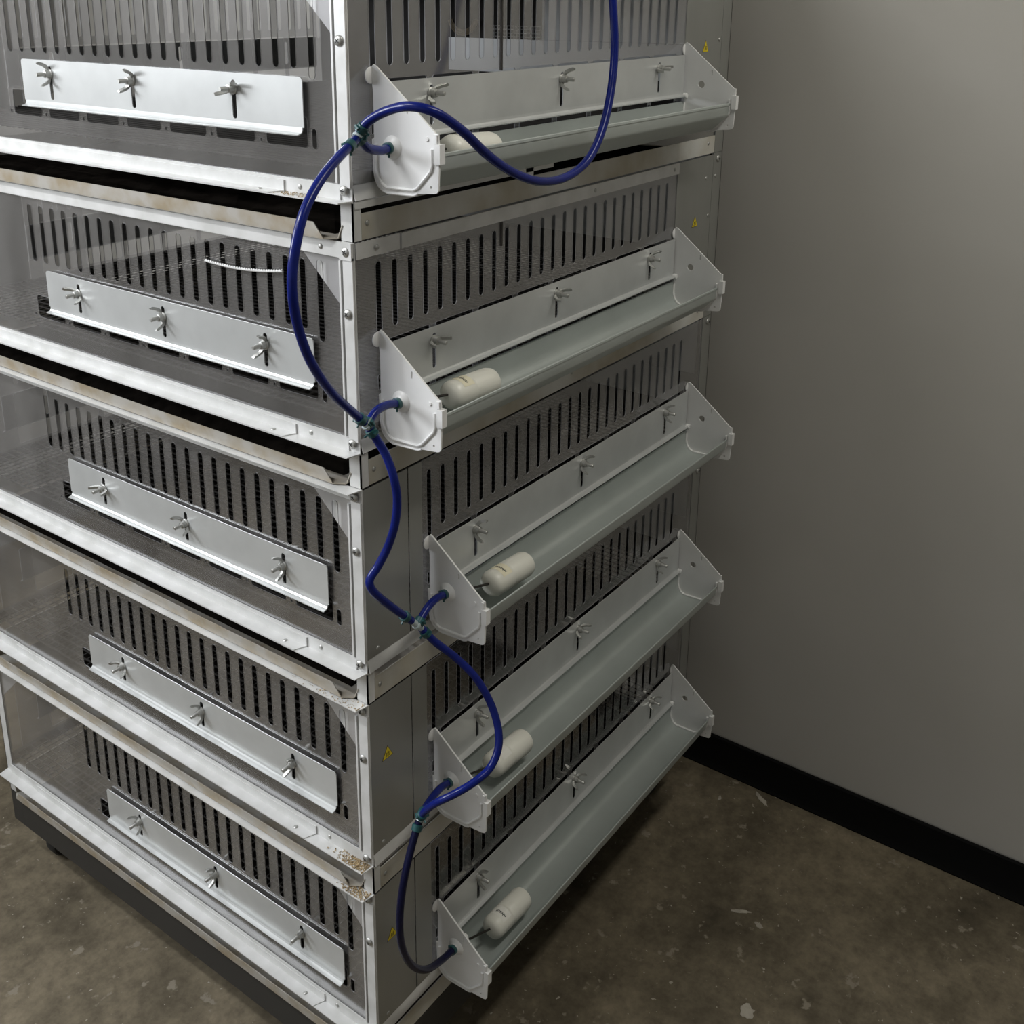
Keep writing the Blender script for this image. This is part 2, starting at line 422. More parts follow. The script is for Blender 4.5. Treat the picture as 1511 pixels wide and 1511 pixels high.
# ------------------------------------------------------------------ one tier of the brooder
OX = {1: 0.0340, 2: 0.0345, 3: 0.1125, 4: 0.1168, 5: 0.1210}      # near end of the trough bay
TL = 0.6655                                                      # trough bay length
ORD = {1: 'topmost', 2: 'second from the top', 3: 'middle', 4: 'second from the bottom', 5: 'lowest'}
TIERLAB = {
    1: 'topmost clear-sided brooder tier, see-through, with blue hose arching before it',
    2: 'second brooder tier from the top, sticker on the blank panel by the wall',
    3: 'middle brooder tier with plain blank panel beside the corner post',
    4: 'second brooder tier from the bottom, yellow sticker and feed crumbs at its corner',
    5: 'lowest brooder tier resting on the black caster stand'}

def end_gate_z(k): return {1: (-0.111, -0.1675), 2: (-0.1110, -0.1665), 3: (-0.1075, -0.1640), 4: (-0.116, -0.171), 5: (-0.116, -0.171)}[k]
END_OFF = {1: 0.0495, 2: 0.0500, 3: 0.0414, 4: 0.0432, 5: 0.0432}

def gate(par, u0, u1, v0, v1, wings, wing_z, fn, end):
    """sliding gate plate with bent lower lip; fn(u, v, out)"""
    holes = [stadium(u, v0+0.0095, v1-0.007, 0.0064) for u in wings]
    if end: outer = rrect(u0, u1, v0+0.007, v1, 0.004)[:]
    else: outer = [(u0, v0+0.007), (u1, v0+0.007), (u1, v1), (u0, v1)]
    if end:
        outer = []
        for (cx, cy, a0) in ((u1-0.004, v1-0.004, 0), (u0+0.004, v1-0.004, 90)):
            for i in range(4):
                a = R(a0+30*i); outer.append((cx+0.004*math.cos(a), cy+0.004*math.sin(a)))
        outer += [(u0, v0+0.007), (u1, v0+0.007)]
    b = MB().sheet(outer, holes, lambda u, v, w_: fn(u, v, 0.003+w_), 0.0012)
    prof = [(0.003, v0+0.007), (0.0033, v0+0.0036), (0.0050, v0+0.0012), (0.0075, v0+0.0002), (0.0108, v0-0.0005)]
    b.strip(prof, lambda a, z, t: fn(t, z, a), u0+(0.002 if end else 0), u1-(0.002 if end else 0), 0.0012)
    return b.obj('gate', M_GATE, par)

def make_tier(k):
    t = thing('brooder_tier', TIERLAB[k], 'brooder', (0, 0, T(k)), 'stacked tiers of the brooder rack')
    ox = OX[k]
    fnE = lambda u, v, o: (-o, u, v)                    # end face, o = outwards
    fnF = lambda u, v, o: (u, -o, v)                    # long face towards the aisle
    fnB = lambda u, v, o: (L-u, W+o, v)                   # long face away from the aisle
    fnX = lambda u, v, o: (L+o, u, v)                   # far end
    # ---- corner posts with full-height angle
    for (cx, cy, sx, sy) in ((0, 0, 1, 1), (L, 0, -1, 1), (0, W, 1, -1), (L, W, -1, -1)):
        b = MB()
        wl_ = 0.0165
        xs = sorted((cx, cx+sx*0.0015)); ys = sorted((cy, cy+sy*wl_))
        b.box(xs[0], xs[1], ys[0], ys[1], -P+0.0004, -0.0004)
        xs2 = sorted((cx, cx+sx*(0.012 if cx == 0 else 0.030))); ys2 = sorted((cy, cy+sy*0.0015))
        zt = BZ-0.0012 if (cx == 0 and cy == 0) else -0.0004
        b.box(xs2[0], xs2[1], ys2[0], ys2[1], -P+0.0004, zt)
        b.obj('corner_post', M_FRAME if cx == 0 else M_BLANK, t)
    # raised post strip and seam rail on the end face
    b = MB().box(-0.0022, 0, 0.0006, 0.0140, BZ+0.014, -0.016)
    b.box(-0.0034, 0, 0.0162, 0.0186, BZ+0.018, -0.020)
    b.obj('post_strip', M_FRAME, t)
    for z in (-0.0103, -0.0752, -0.2184): on_end('screw', SCREW, t, 0.0085, z, -0.0026, random.uniform(0, 90))
    # ---- top of the end face
    if k <= 2:
        b = MB().box(-0.0016, 0, 0.016, W-0.016, -0.0175, -0.0006)
        b.box(-0.0030, -0.0016, 0.086, W-0.1, -0.0165, -0.0018)
        b.box(-0.0036, -0.0002, 0.0006, 0.0175, -0.0185, -0.0006)
        b.obj('top_lip', M_FRAME, t)
    else:
        b = MB().prism([(0, 0), (-0.0174, 0.0035), (-0.0174, W-0.0035), (0, W)], lambda u, v, w_: (u, v, w_-0.0016), 0.0012)
        b.box(-0.0014, 0, 0.016, W-0.016, -0.016, -0.0017)
        b.obj('top_flange', M_FRAME, t)
    for y in (0.045, 0.30, 0.56): on_end('rivet', RIVET, t, y, -0.0092, -0.0017)
    # ---- bottom of the end face
    b = MB().box(-0.0016, 0, 0.0146, W-0.015, BZ+0.001, BZ+0.0165)
    b.prism([(0, 0.0002), (-0.0174, 0.0030), (-0.0174, W-0.003), (0, W)], lambda u, v, w_: (u, v, BZ+w_), 0.0012)
    b.obj('bottom_flange', M_FRAME, t)
    b = MB().box(-0.0034, -0.0018, 0.093, W-0.093, BZ+0.0014, BZ+0.0135)
    b.prism([(-0.0018, 0.093), (-0.0180, 0.100), (-0.0180, W-0.1), (-0.0018, W-0.093)], lambda u, v, w_: (u, v, BZ+0.0013+w_), 0.0011)
    b.obj('pan_stop', M_FRAME, t)
    on_end('rivet', RIVET, t, 0.071, BZ+0.0085, -0.0017); on_end('rivet', RIVET, t, 0.55, BZ+0.0085, -0.0017)
    o = link('rivet', RIVET, t, (-0.010, 0.122, BZ+0.0024))
    # ---- gusset plate in the upper corner, behind the clear sheet
    MB().prism([(0.012, -0.004), (0.083, -0.004), (0.083, -0.0125), (0.0165, -0.0765), (0.012, -0.0765)],
               lambda u, v, w_: (0.0035+w_, u, v), 0.0012).obj('gusset', M_FRAME, t)
    MB().prism([(W-0.012, -0.004), (W-0.083, -0.004), (W-0.083, -0.0125), (W-0.0165, -0.0765), (W-0.012, -0.0765)],
               lambda u, v, w_: (0.0035+w_, u, v), 0.0012).obj('gusset', M_FRAME, t)
    # ---- clear slotted end sheets
    eo = END_OFF[k]; holes = [stadium(eo, -0.1135, -0.0245, 0.0086)]
    i = 1
    while eo+0.0252*i < 0.60:
        holes.append(stadium(eo+0.0252*i, -0.1035, -0.0265, 0.0086)); i += 1
    holes.append(stadium(eo, -0.1815, -0.1610, 0.0068))
    u = eo+0.0095
    for j in range(7):
        holes.append(rrect(u+j*0.0775, u+j*0.0775+0.0605, -0.1808, -0.150, 0.004))
        holes.append(rrect(u+j*0.0775+0.067, u+j*0.0775+0.0695, -0.1795, -0.1755, 0.0004))
    MB().sheet([(0.0166, -0.2195), (W-0.0166, -0.2195), (W-0.0166, -0.0022), (0.0166, -0.0022)], holes,
               lambda u, v, w_: (0.0014-w_, u, v), 0.0010, 0, 1).obj('clear_end_panel', [M_ACR, M_ACRE], t)
    v1, v0 = end_gate_z(k)
    wy = {1: (0.160, 0.33, 0.49), 2: (0.1335, 0.31, 0.48), 3: (0.1240, 0.30, 0.47), 4: (0.1270, 0.30, 0.47), 5: (0.1290, 0.30, 0.47)}[k]
    g = gate(t, 0.0525 if k > 2 else 0.0590, 0.5500, v0, v1, wy, None, fnE, True)
    for q, y in enumerate(wy):
        on_end('wing_nut', WING, g, y, {1: -0.127, 2: -0.1310, 3: -0.1300, 4: -0.1370, 5: -0.1350}[k], -0.0043, (25, 70, 100, 75, 60)[k-1]+q*37)
    # far end sheet: slots beyond a plain stretch
    holes = [stadium(0.36+0.0254*j, -0.1035, -0.0265, 0.006) for j in range(18)]
    MB().sheet([(0.016, -0.2195), (W-0.016, -0.2195), (W-0.016, -0.0022), (0.016, -0.0022)], holes,
               lambda u, v, w_: (L-0.0026+w_, u, v), 0.0022, 0, 1).obj('clear_end_panel', [M_ACR, M_ACRE], t)
    MB().box(L-0.0042, L-0.0032, 0.016, W-0.016, -0.2120, -0.0030).obj('shade_backing', M_INNER, t)  # added dark sheet in place of the shade behind the far end
    MB().box(L-0.0062, L-0.0046, 0.05, 0.55, -0.1665, -0.109).obj('inner_plate', M_GATE, t)
    MB().box(L-0.0062, L-0.0046, 0.02, 0.345, -0.1085, -0.004).obj('inner_plate', M_GATE, t)
    if k <= 2:
        sx = ray_y(740, 60 if k == 1 else 335, 0).x
        MB().box(sx-0.0012, sx+0.0012, -0.0012, 0.0016, *((-0.1150, -0.004) if k == 1 else (-0.0480, -0.018))).obj('panel_seam', M_ROD, t)
    if k == 1:
        b = MB()
        for q in range(15): b.tube([(L-0.011, 0.345+0.007*q, -0.1085), (L-0.011, 0.345+0.007*q, -0.0860)], 0.0007, 5)
        for z in (-0.1045, -0.0985, -0.0925, -0.0868): b.tube([(L-0.0122, 0.343, z), (L-0.0122, 0.445, z)], 0.0007, 5)
        b.obj('wire_guard', M_CAP, t)
        b = MB()
        for q in range(4):
            rr = 0.026+0.0028*q
            b.tube([(L-0.012, 0.512+rr*math.cos(R(a)), -0.0700+rr*math.sin(R(a))) for a in range(195, 346, 10)], 0.0013, 6)
        b.obj('heating_coil', M_COIL, t)
    # ---- long faces
    for fn, front in ((fnF, True), (fnB, False)):
        s = -1 if front else 1
        x0, x1 = (ox+0.001, ox+TL) if k <= 2 else (ox-0.0055, ox+TL+0.002)
        ztop, zb, zfirst = (-0.0275, -0.1005, -0.118) if k <= 2 else (-0.0190, -0.0960, -0.116)
        holes = [stadium(ox+0.0018, zfirst, ztop+0.002, 0.0082)]
        j = 1
        while ox+0.0018+0.0254*j < ox+TL-0.004:
            holes.append(stadium(ox+0.0018+0.0254*j, zb, ztop, 0.0082)); j += 1
        if front: holes.append(stadium(ox-0.0005, -0.166, -0.149, 0.004))
        for j in range(8):
            holes.append(rrect(ox+0.014+j*0.08, ox+0.014+j*0.08+0.070, -0.197, -0.1130 if k <= 2 else -0.1095, 0.003))
        a0, a1 = (0.0020, x1+0.0005) if k <= 2 else (x0-0.006, L-0.031)
        if k <= 2: a1 = ox+TL+0.001
        MB().sheet([(a0, -0.2130), (a1, -0.2130), (a1, -0.0022), (a0, -0.0022)], holes, lambda u, v, w_: fn(u, v, -0.0014+w_), 0.0010, 0, 1
                   ).obj('clear_side_panel', [M_ACR, M_ACRE], t)
        # blank galvanised sheets
        if k <= 2:
            MB().prism([(a1+0.0015, -0.2125), (L-0.031, -0.2125), (L-0.031, -0.0022), (a1+0.0015, -0.0022)], lambda u, v, w_: fn(u, v, -0.0010+w_), 0.0010).obj('blank_panel', M_BLANK, t)
            if front:
                MB().box(0.070, a1, -0.0032, 0.0, -0.0175, -0.0012).box(0.002, 0.0685, -0.0016, 0.0, -0.0180, -0.0012).obj('top_rail', M_FRAME, t)
                for x in (0.031, 0.46, 0.685): on_long('rivet', RIVET, t, x, -0.0095, -0.0033)
                for x in (0.80, 0.833): on_long('rivet', RIVET, t, x, -0.037, -0.0001)
                on_long('rivet', RIVET, t, 0.815, -0.098, -0.0003); on_long('screw', SCREW, t, 0.838, -0.010, -0.0003)
        else:
            MB().prism([(0.0018, -0.2125), (0.0754, -0.2125), (0.0754, -0.0022), (0.0018, -0.0022)], lambda u, v, w_: fn(u, v, -0.0010+w_), 0.0010).obj('blank_panel', M_BLANK, t)
            MB().prism([(0.0778, -0.2125), (a0-0.0006, -0.2125), (a0-0.0006, -0.0022), (0.0778, -0.0022)], lambda u, v, w_: fn(u, v, -0.0010+w_), 0.0010).obj('blank_panel', M_BLANK, t)
            if front: on_long('rivet', RIVET, t, 0.019, -0.2045, -0.0001); on_long('screw', SCREW, t, L-0.012, -0.010, -0.0003)
        # gate with wing nuts
        g = gate(t, ox+0.0045, ox+TL-0.0025, -0.1735, -0.1155 if k <= 2 else -0.1120, [ox+0.0860, ox+0.3365, ox+0.5860], None, fn, False)
        if front:
            for q, dx in enumerate((0.0850, 0.3355, 0.5835)):
                on_long('wing_nut', WING, g, ox+dx, (-0.1308 if k <= 2 else -0.1255), -0.0043, ((40, 65, 10), (8, 20, 55), (70, 50, 75), (75, 20, 60), (80, 25, 30))[k-1][q])
        # lower lip and its outward slope, then the band over the pan gap
        b = MB()
        b.strip([(-0.0010, BZ+0.0165), (-0.0004, BZ+0.0150), (0.0030, BZ+0.0012)], lambda a, z, q: fn(q, z, a), 0.0020, L-0.0020, -0.0012 if front else 0.0012)
        b.obj('bottom_lip', M_FRAME, t)
        hgt = 0.0275 if k == 1 else 0.0300
        b = MB().prism([(0.0125, -P+0.0006), (L-0.0305, -P+0.0006), (L-0.0305, -P+hgt), (0.0125, -P+hgt)], lambda u, v, w_: fn(u, v, -0.0016+w_), 0.0014)
        b.obj('pan_rail', M_RAIL, t)
        if front:
            for x in (0.017, 0.42, 0.80): on_long('rivet', RIVET, t, x+(0.0 if x > 0.1 else 0.004), -P+0.017, -0.0001)
    if k == 1:
        MB().box(0.002, 0.36, -0.0016, 0.0, BZ-0.0075, BZ+0.0002).obj('fascia_strip', M_FRAME, t)
        MB().box(0.300, 0.316, -0.0016, 0.0, -P+0.0277, -P+0.0385).obj('fascia_strip', M_FRAME, t)
    # ---- inside
    link('wire_floor', WFLOOR, t, (0, 0, -0.200))
    MB().box(0.002, L-0.002, 0.002, 0.010, -0.2135, -0.2015).obj('floor_rail', M_INNER, t)
    MB().box(0.002, L-0.002, W-0.010, W-0.002, -0.2135, -0.2015).obj('floor_rail', M_INNER, t)
    if k in (1, 2): sticker(t, 0.769, -0.1075 if k == 1 else -0.102, -0.0001)
    if k in (4, 5): sticker(t, 0.0305, -0.0835, -0.0001)
    return t
for k in range(1, 6): make_tier(k)

# unseen hood added on the stack; its height lifts the rack's shadow edge
rf = thing('shadow_hood', 'unseen boxy hood added on the topmost brooder tier to raise its shadow', 'cover', (0, 0, T(1)))
MB().sheet([(0.0, 0.0), (L, 0.0), (L, W), (0.0, W)], [rrect(0.02, L-0.02, 0.02, W-0.02, 0.01)], lambda u, v, w_: (u, v, 0.0004+w_), 0.0016).obj('base_flange', M_FRAME, rf)
MB().strip([(0.0, 0.0021), (0.0, 0.118), (0.004, 0.123), (W-0.004, 0.123), (W, 0.118), (W, 0.0021)], lambda a, z, q: (q, a, z), 0.001, L-0.001, -0.001).obj('hood', M_FRAME, rf)
for x in (0.0, L-0.001): MB().box(x, x+0.001, 0.0015, W-0.0015, 0.0021, 0.1215).obj('end_plate', M_FRAME, rf)

# ------------------------------------------------------------------ dropping pans
PANLAB = {1: 'rusty droppings pan under the topmost tier', 2: 'dirty droppings pan with curled crusted corner under the second tier',
          3: 'grey droppings pan under the middle tier', 4: 'droppings pan under the fourth tier, below the crumb-covered flange',
          5: 'lowest droppings pan directly above the caster stand'}
def make_pan(k):
    z = T(k)-P+0.0012
    t = thing('droppings_pan', PANLAB[k], 'pan', (0, 0, z), 'droppings pans between the tiers')
    y0, y1 = 0.033, W-0.033
    b = MB()
    b.prism([(-0.0095, y0), (-0.002, y0-0.012), (L-0.02, y0-0.012), (L-0.02, y1+0.012), (-0.002, y1+0.012), (-0.0095, y1)], lambda u, v, w_: (u, v, w_), 0.0010)
    b.obj('tray_floor', M_PAN, t)
    b = MB().prism([(y0, 0.0010), (y1, 0.0010), (y1-0.0115, 0.0165), (y0+0.0115, 0.0165)], lambda u, v, w_: (-0.0098-0.0015*(v/0.0165)+w_, u, v), 0.0011)
    b.obj('front_lip', M_PAN, t)
    for s_, yb in ((-1, y0-0.012), (1, y1+0.012)):
        b = MB().strip([(yb, 0.0010), (yb+s_*0.0062, 0.0150)], lambda a, zz, q: (q, a, zz), -0.001, L-0.02, 0.001)
        b.obj('side_wall', M_PAN, t)
    # crust of litter: a low rough bed
    b = MB(); nx, ny = 26, 26; vs = []
    for i in range(nx):
        for j in range(ny):
            x = 0.012+(L-0.05)*i/(nx-1); y = y0+0.004+(y1-y0-0.008)*j/(ny-1)
            e = min(i, j, nx-1-i, ny-1-j)
            vs.append((x, y, 0.0012 if e == 0 else 0.004+random.uniform(0, 0.006)))
    b.add(vs, [(i*ny+j, (i+1)*ny+j, (i+1)*ny+j+1, i*ny+j+1) for i in range(nx-1) for j in range(ny-1)])
    o = b.obj('litter', M_PANIN, t); o['kind'] = 'stuff'
    return t
for k in range(1, 6): make_pan(k)

# ------------------------------------------------------------------ troughs
CAPPROF = [(0.0, -0.1045), (-0.0008, -0.1005), (-0.0032, -0.0982), (-0.0068, -0.0998), (-0.0805, -0.1588), (-0.0838, -0.1592), (-0.0842, -0.1700),
           (-0.0862, -0.1712), (-0.0862, -0.1860), (-0.0846, -0.1885), (-0.0834, -0.2135), (-0.0818, -0.2160), (-0.0785, -0.2170), (-0.0575, -0.2192),
           (-0.0530, -0.2212), (-0.0190, -0.2226), (-0.0120, -0.2205), (-0.0060, -0.2160), (-0.0024, -0.2090), (-0.0014, -0.2000), (-0.0008, -0.1700),
           (-0.0024, -0.1682), (-0.0024, -0.1250)]
RIDGE = [(-0.0050, -0.1750), (-0.0052, -0.1990), (-0.0075, -0.2070), (-0.0120, -0.2135), (-0.0185, -0.2168), (-0.0530, -0.2158), (-0.0580, -0.2135), (-0.0752, -0.1950), (-0.0768, -0.1900), (-0.0768, -0.1740)]
CHAN = [(-0.0052, -0.1810), (-0.0056, -0.2010), (-0.0085, -0.2095), (-0.0130, -0.2150), (-0.0190, -0.2180), (-0.0515, -0.2172), (-0.0560, -0.2145), (-0.0740, -0.1975), (-0.0755, -0.1945), (-0.0762, -0.1800), (-0.0772, -0.1792), (-0.0782, -0.1800), (-0.0783, -0.1825)]
TRLAB = {1: 'grey water trough of the topmost tier, blue hose hanging over its lip', 2: 'grey water trough of the second tier with cream float showing at its end',
         3: 'grey water trough of the middle tier holding a float with yellowed label', 4: 'grey water trough of the fourth tier, hose curving across its end cap',
         5: 'lowest grey water trough, just above the bare concrete floor'}
PORT = {1: (-0.0262, -0.1765), 2: (-0.0308, -0.1718), 3: (-0.0292, -0.1650), 4: (-0.0306, -0.1622), 5: (-0.0332, -0.1580)}
def cap_part(t, x, s, port, k):
    """end cap plate; s=-1 outward side towards -x"""
    hole = [(-0.0305+0.0052*math.cos(2*math.pi*i/14), -0.1560+0.0052*math.sin(2*math.pi*i/14)) for i in range(14)] if not port else None
    tab = [(-0.0745+0.0014*math.cos(2*math.pi*i/8), -0.2110+0.0014*math.sin(2*math.pi*i/8)) for i in range(8)]
    slit = stadium(-0.0460, -0.1430, -0.1350, 0.0016, 3)
    b = MB().sheet(CAPPROF, [h for h in (hole, tab, slit) if h], lambda u, v, w_: (x+s*w_, u, v), 0.0022)
    # moulded bead round the channel outline, clip and hook head
    b.tube([(x+s*0.0028, u, v) for u, v in RIDGE], 0.0017, 8)
    b.tube([(x+s*0.0020, u, v) for u, v in CAPPROF[13:21]], 0.0012, 6)
    b.tube([(x+s*0.0006-s*0.0022, u, v) for u, v in RIDGE], 0.0022, 6)
    b.box(*sorted((x-s*0.004, x+s*0.0042)), -0.0872, -0.0800, -0.1880, -0.1690)
    b.box(*sorted((x+s*0.0006, x+s*0.0036)), -0.0830, -0.0792, -0.1685, -0.1600)
    c = b.obj('end_cap', M_CAP, t)
    MB().lathe([(0.0082, 0), (0.0082, 0.0012), (0.0076, 0.0016)], 20, Matrix.Translation((x+s*0.0030, -0.0001, -0.1085)) @ NEG_Y.to_matrix().to_4x4()).obj('hook_disc', M_CAP, c, True)
    if port:
        MB().lathe([(0.0120, 0), (0.0112, 0.0014), (0.0082, 0.0026), (0.0058, 0.0046), (0.0052, 0.0060)], 18, Matrix.Translation((x-0.0022, *PORT[k])) @ NEG_X.to_matrix().to_4x4()).obj('port_boss', M_CAP, c, True)
    MB().lathe([(0.0022, 0), (0.0020, 0.0014)], 10, Matrix.Translation((x+s*0.0020, -0.0700, -0.1650)) @ (NEG_X.to_matrix().to_4x4() if s < 0 else Matrix.Rotation(R(90), 4, 'Y'))).obj('stud', M_CAP, c, True)
    return c
def make_trough(k):
    t = thing('water_trough', TRLAB[k], 'trough', (0, 0, T(k)), 'water troughs hung along the rack')
    ox = OX[k]
    MB().strip(CHAN, lambda a, z, q: (q, a, z), ox+0.0006, ox+TL-0.0006, 0.0012).obj('channel', M_TROUGH, t, True)
    cap_part(t, ox, -1, True, k)
    cap_part(t, ox+TL, 1, False, k)
    # little moulded hook at the far cap
    MB().lathe([(0.0042, 0), (0.0042, 0.005), (0.003, 0.006)], 10, Matrix.Translation((ox+TL-0.006, -0.0065, -0.1725)) @ NEG_Y.to_matrix().to_4x4()).obj('hanger_lug', M_CAP, t, True)
    return t
for k in range(1, 6): make_trough(k)

# ------------------------------------------------------------------ float valves lying in the troughs
FLLAB = {1: 'cream float valve almost hidden behind the topmost trough lip', 2: 'cream float bottle in the second trough, short dark rod',
         3: 'cream float bottle with yellowed paper label in the middle trough', 4: 'cream float bottle partly behind the blue hose in the fourth trough',
         5: 'cream float bottle with white printed label in the lowest trough'}
def make_float(k):
    ox = OX[k]; t = thing('float_valve', FLLAB[k], 'float', (ox, 0, T(k)), 'float valves in the troughs')
    x0, z0 = 0.066, {1: -0.1865, 2: -0.1850, 3: -0.1850, 4: -0.1850, 5: -0.1850}[k]
    yc = -0.0385
    ang = R(3)
    M4 = Matrix.Translation((x0, yc, z0)) @ Matrix.Rotation(ang, 4, 'Y') @ Matrix.Rotation(R(90), 4, 'Y')
    prof = [(0.004, 0.0), (0.0105, 0.0012), (0.0150, 0.0045), (0.0168, 0.0095), (0.0170, 0.034), (0.0163, 0.0355), (0.0163, 0.0375), (0.0170, 0.039), (0.0170, 0.074), (0.0155, 0.0795), (0.0105, 0.0825), (0.003, 0.0832)]
    f = MB().lathe(prof, 28, M4).obj('float_bottle', M_FLOAT, t, True)
    # paper label wrapped on the upper side
    vs = []; n = 9
    for h in (0.0140, 0.0325):
        for i in range(n):
            a = R(150+80*i/(n-1))
            vs.append(M4 @ Vector((0.01715*math.cos(a), 0.01715*math.sin(a), h)))
    lab = MB().add(vs, [(i, i+1, n+i+1, n+i) for i in range(n-1)]).obj('label', M_PAPER if k in (2, 3) else M_PAPERW, f)
    b = MB()
    for q in range(9 if k != 4 else 3):
        a0 = R(163+6.2*q); a1 = a0+R(3.8)
        vs = []
        for h in (0.0195+0.0007*(q % 3), 0.0240-0.0005*(q % 2)):
            for a in (a0, a1): vs.append(M4 @ Vector((0.01725*math.cos(a), 0.01725*math.sin(a), h)))
        b.add(vs, [(0, 1, 3, 2)])
    b.obj('printed_marks', M_INK, f)
    MB().tube([(-0.002+0.010, *PORT[k]), (0.030, -0.0330, (PORT[k][1]+z0)/2), (x0+0.003, yc, z0+0.002)], 0.0016, 8).obj('float_rod', M_ROD, t, True)
    b = MB().lathe([(0.0085, 0), (0.0085, 0.006), (0.006, 0.007), (0.006, 0.016), (0.004, 0.018)], 16, Matrix.Translation((0.0014, *PORT[k])) @ Matrix.Rotation(R(90), 4, 'Y'))
    b.obj('valve_body', M_CAP, t, True)
    return t
for k in range(1, 6): make_float(k)

# ------------------------------------------------------------------ the blue supply hose with its tees
hose = thing('water_hose', 'long blue plastic water hose looping down the rack from trough to trough', 'hose', (0, 0, 0))
HR = 0.0046
def pv(k, d=0.006): return Vector((OX[k]-d, PORT[k][0], T(k)+PORT[k][1]))
def spline(ctrl, n=9):
    pts = [Vector(c) for c in ctrl]; ext = [pts[0]*2-pts[1]]+pts+[pts[-1]*2-pts[-2]]; out = []
    for i in range(1, len(ext)-2):
        a, b, c, d = ext[i-1:i+3]
        for j in range(n):
            u = j/n; out.append(0.5*((2*b)+(c-a)*u+(2*a-5*b+4*c-d)*u*u+(3*b-a-3*c+d)*u**3))
    out.append(pts[-1]); return out
def hseg(lst, name='hose_length', m_=M_HOSE):
    pts = spline([q if isinstance(q, Vector) else ray_y(*q) for q in lst]); MB().tube(pts, HR, 14).obj(name, m_, hose, True); return pts
S1 = hseg([(530, 196, -.037), (545, 178, -.048), (573, 163, -.070), (605, 157, -.098), (642, 166, -.118), (682, 193, -.128), (720, 229, -.130), (760, 256, -.130), (800, 268, -.130),
           (838, 260, -.130), (868, 235, -.130), (889, 190, -.128), (902, 130, -.122), (907, 70, -.115), (905, 15, -.108), (901, -40, -.10), (897, -110, -.09)])
S2 = hseg([(525, 206, -.037), (497, 235, -.048), (470, 270, -.056), (448, 315, -.062), (436, 365, -.066), (431, 410, -.066), (434, 455, -.064), (445, 500, -.060), (462, 540, -.056), (490, 580, -.048), (520, 608, -.040), (537, 623, -.037)])
B1 = hseg([pv(1, .003), pv(1, .008), (562, 222, -.0300), (545, 219, -.0325), (535, 210, -.0350), (528, 202, -.037)])
B2 = hseg([pv(2, .003), pv(2, .008), (570, 598, -.0320), (555, 607, -.0345), (547, 618, -.036), (541, 627, -.037)])
S3 = hseg([(545, 632, -.037), (557, 650, -.042), (570, 673, -.050), (581, 705, -.058), (586, 737, -.060), (583, 772, -.056), (573, 805, -.048), (558, 835, -.040), (547, 852, -.036), (546, 864, -.036), (556, 878, -.037), (580, 897, -.038), (607, 916, -.038)])
B3 = hseg([pv(3, .003), pv(3, .008), (644, 883, -.0320), (632, 895, -.0350), (624, 908, -.037), (617, 921, -.038)])
S4 = hseg([(622, 927, -.038), (642, 947, -.046), (672, 970, -.062), (702, 1000, -.082), (724, 1038, -.100), (735, 1075, -.112), (735, 1105, -.118), (723, 1133, -.118), (700, 1154, -.112), (670, 1172, -.098), (645, 1184, -.080), (628, 1196, -.062), (621, 1206, -.052)])
B4 = hseg([pv(4, .003), pv(4, .008), (652, 1161, -.0330), (640, 1174, -.0380), (629, 1190, -.0440), (621, 1204, -.050)])
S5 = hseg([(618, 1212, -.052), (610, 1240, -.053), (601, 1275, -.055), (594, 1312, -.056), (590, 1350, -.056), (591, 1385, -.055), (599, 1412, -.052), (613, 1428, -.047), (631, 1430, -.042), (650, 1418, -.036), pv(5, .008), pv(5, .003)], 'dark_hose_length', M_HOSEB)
def clamp(par, pts, i):
    """band round the hose at sample i, with its pinched ear"""
    c = pts[i]; d = (pts[min(i+1, len(pts)-1)]-pts[max(i-1, 0)]).normalized()
    b = MB().tube([c-d*0.004, c-d*0.0035, c+d*0.0035, c+d*0.004], [HR+0.0006, HR+0.0015, HR+0.0015, HR+0.0006], 14)
    side = d.cross(Vector((0.3, 0.2, 1))).normalized()
    e = c+side*(HR+0.002); f = side.cross(d)
    b.tube([e-f*0.003, e+f*0.003], 0.0016, 6)
    dn = -Vector((0, 0, 1)); dn = (dn-d*dn.dot(d)).normalized(); b.tube([c+dn*HR, c+dn*(HR+0.0048)], 0.0012, 6)
    b.obj('clamp', M_CLAMP, par, True)
def tee(a, b, c):
    """a, b: through hoses' ends, c: branch end (lists of samples nearest end first)"""
    mid = (a[0]+b[0])/2
    m_ = MB().tube([a[0], mid, b[0]], 0.0038, 12); m_.tube([mid, c[0]*0.5+c[2]*0.5], 0.0038, 12)
    m_.tube([mid+(a[0]-mid).normalized()*0.0012, mid-(a[0]-mid).normalized()*0.0012], 0.0052, 12)
    o = m_.obj('tee_fitting', M_TEE, hose, True)
    for q in (a, b, c): clamp(o, q, 3)
    return o
rv = lambda p_: p_[::-1]
tee(S1, S2, rv(B1)); tee(rv(S2), S3, rv(B2)); tee(rv(S3), S4, rv(B3)); tee(rv(S4), S5, rv(B4))
for q in (B1, B2, B3, B4): clamp(hose, q, 9)
clamp(hose, rv(S5), 9)

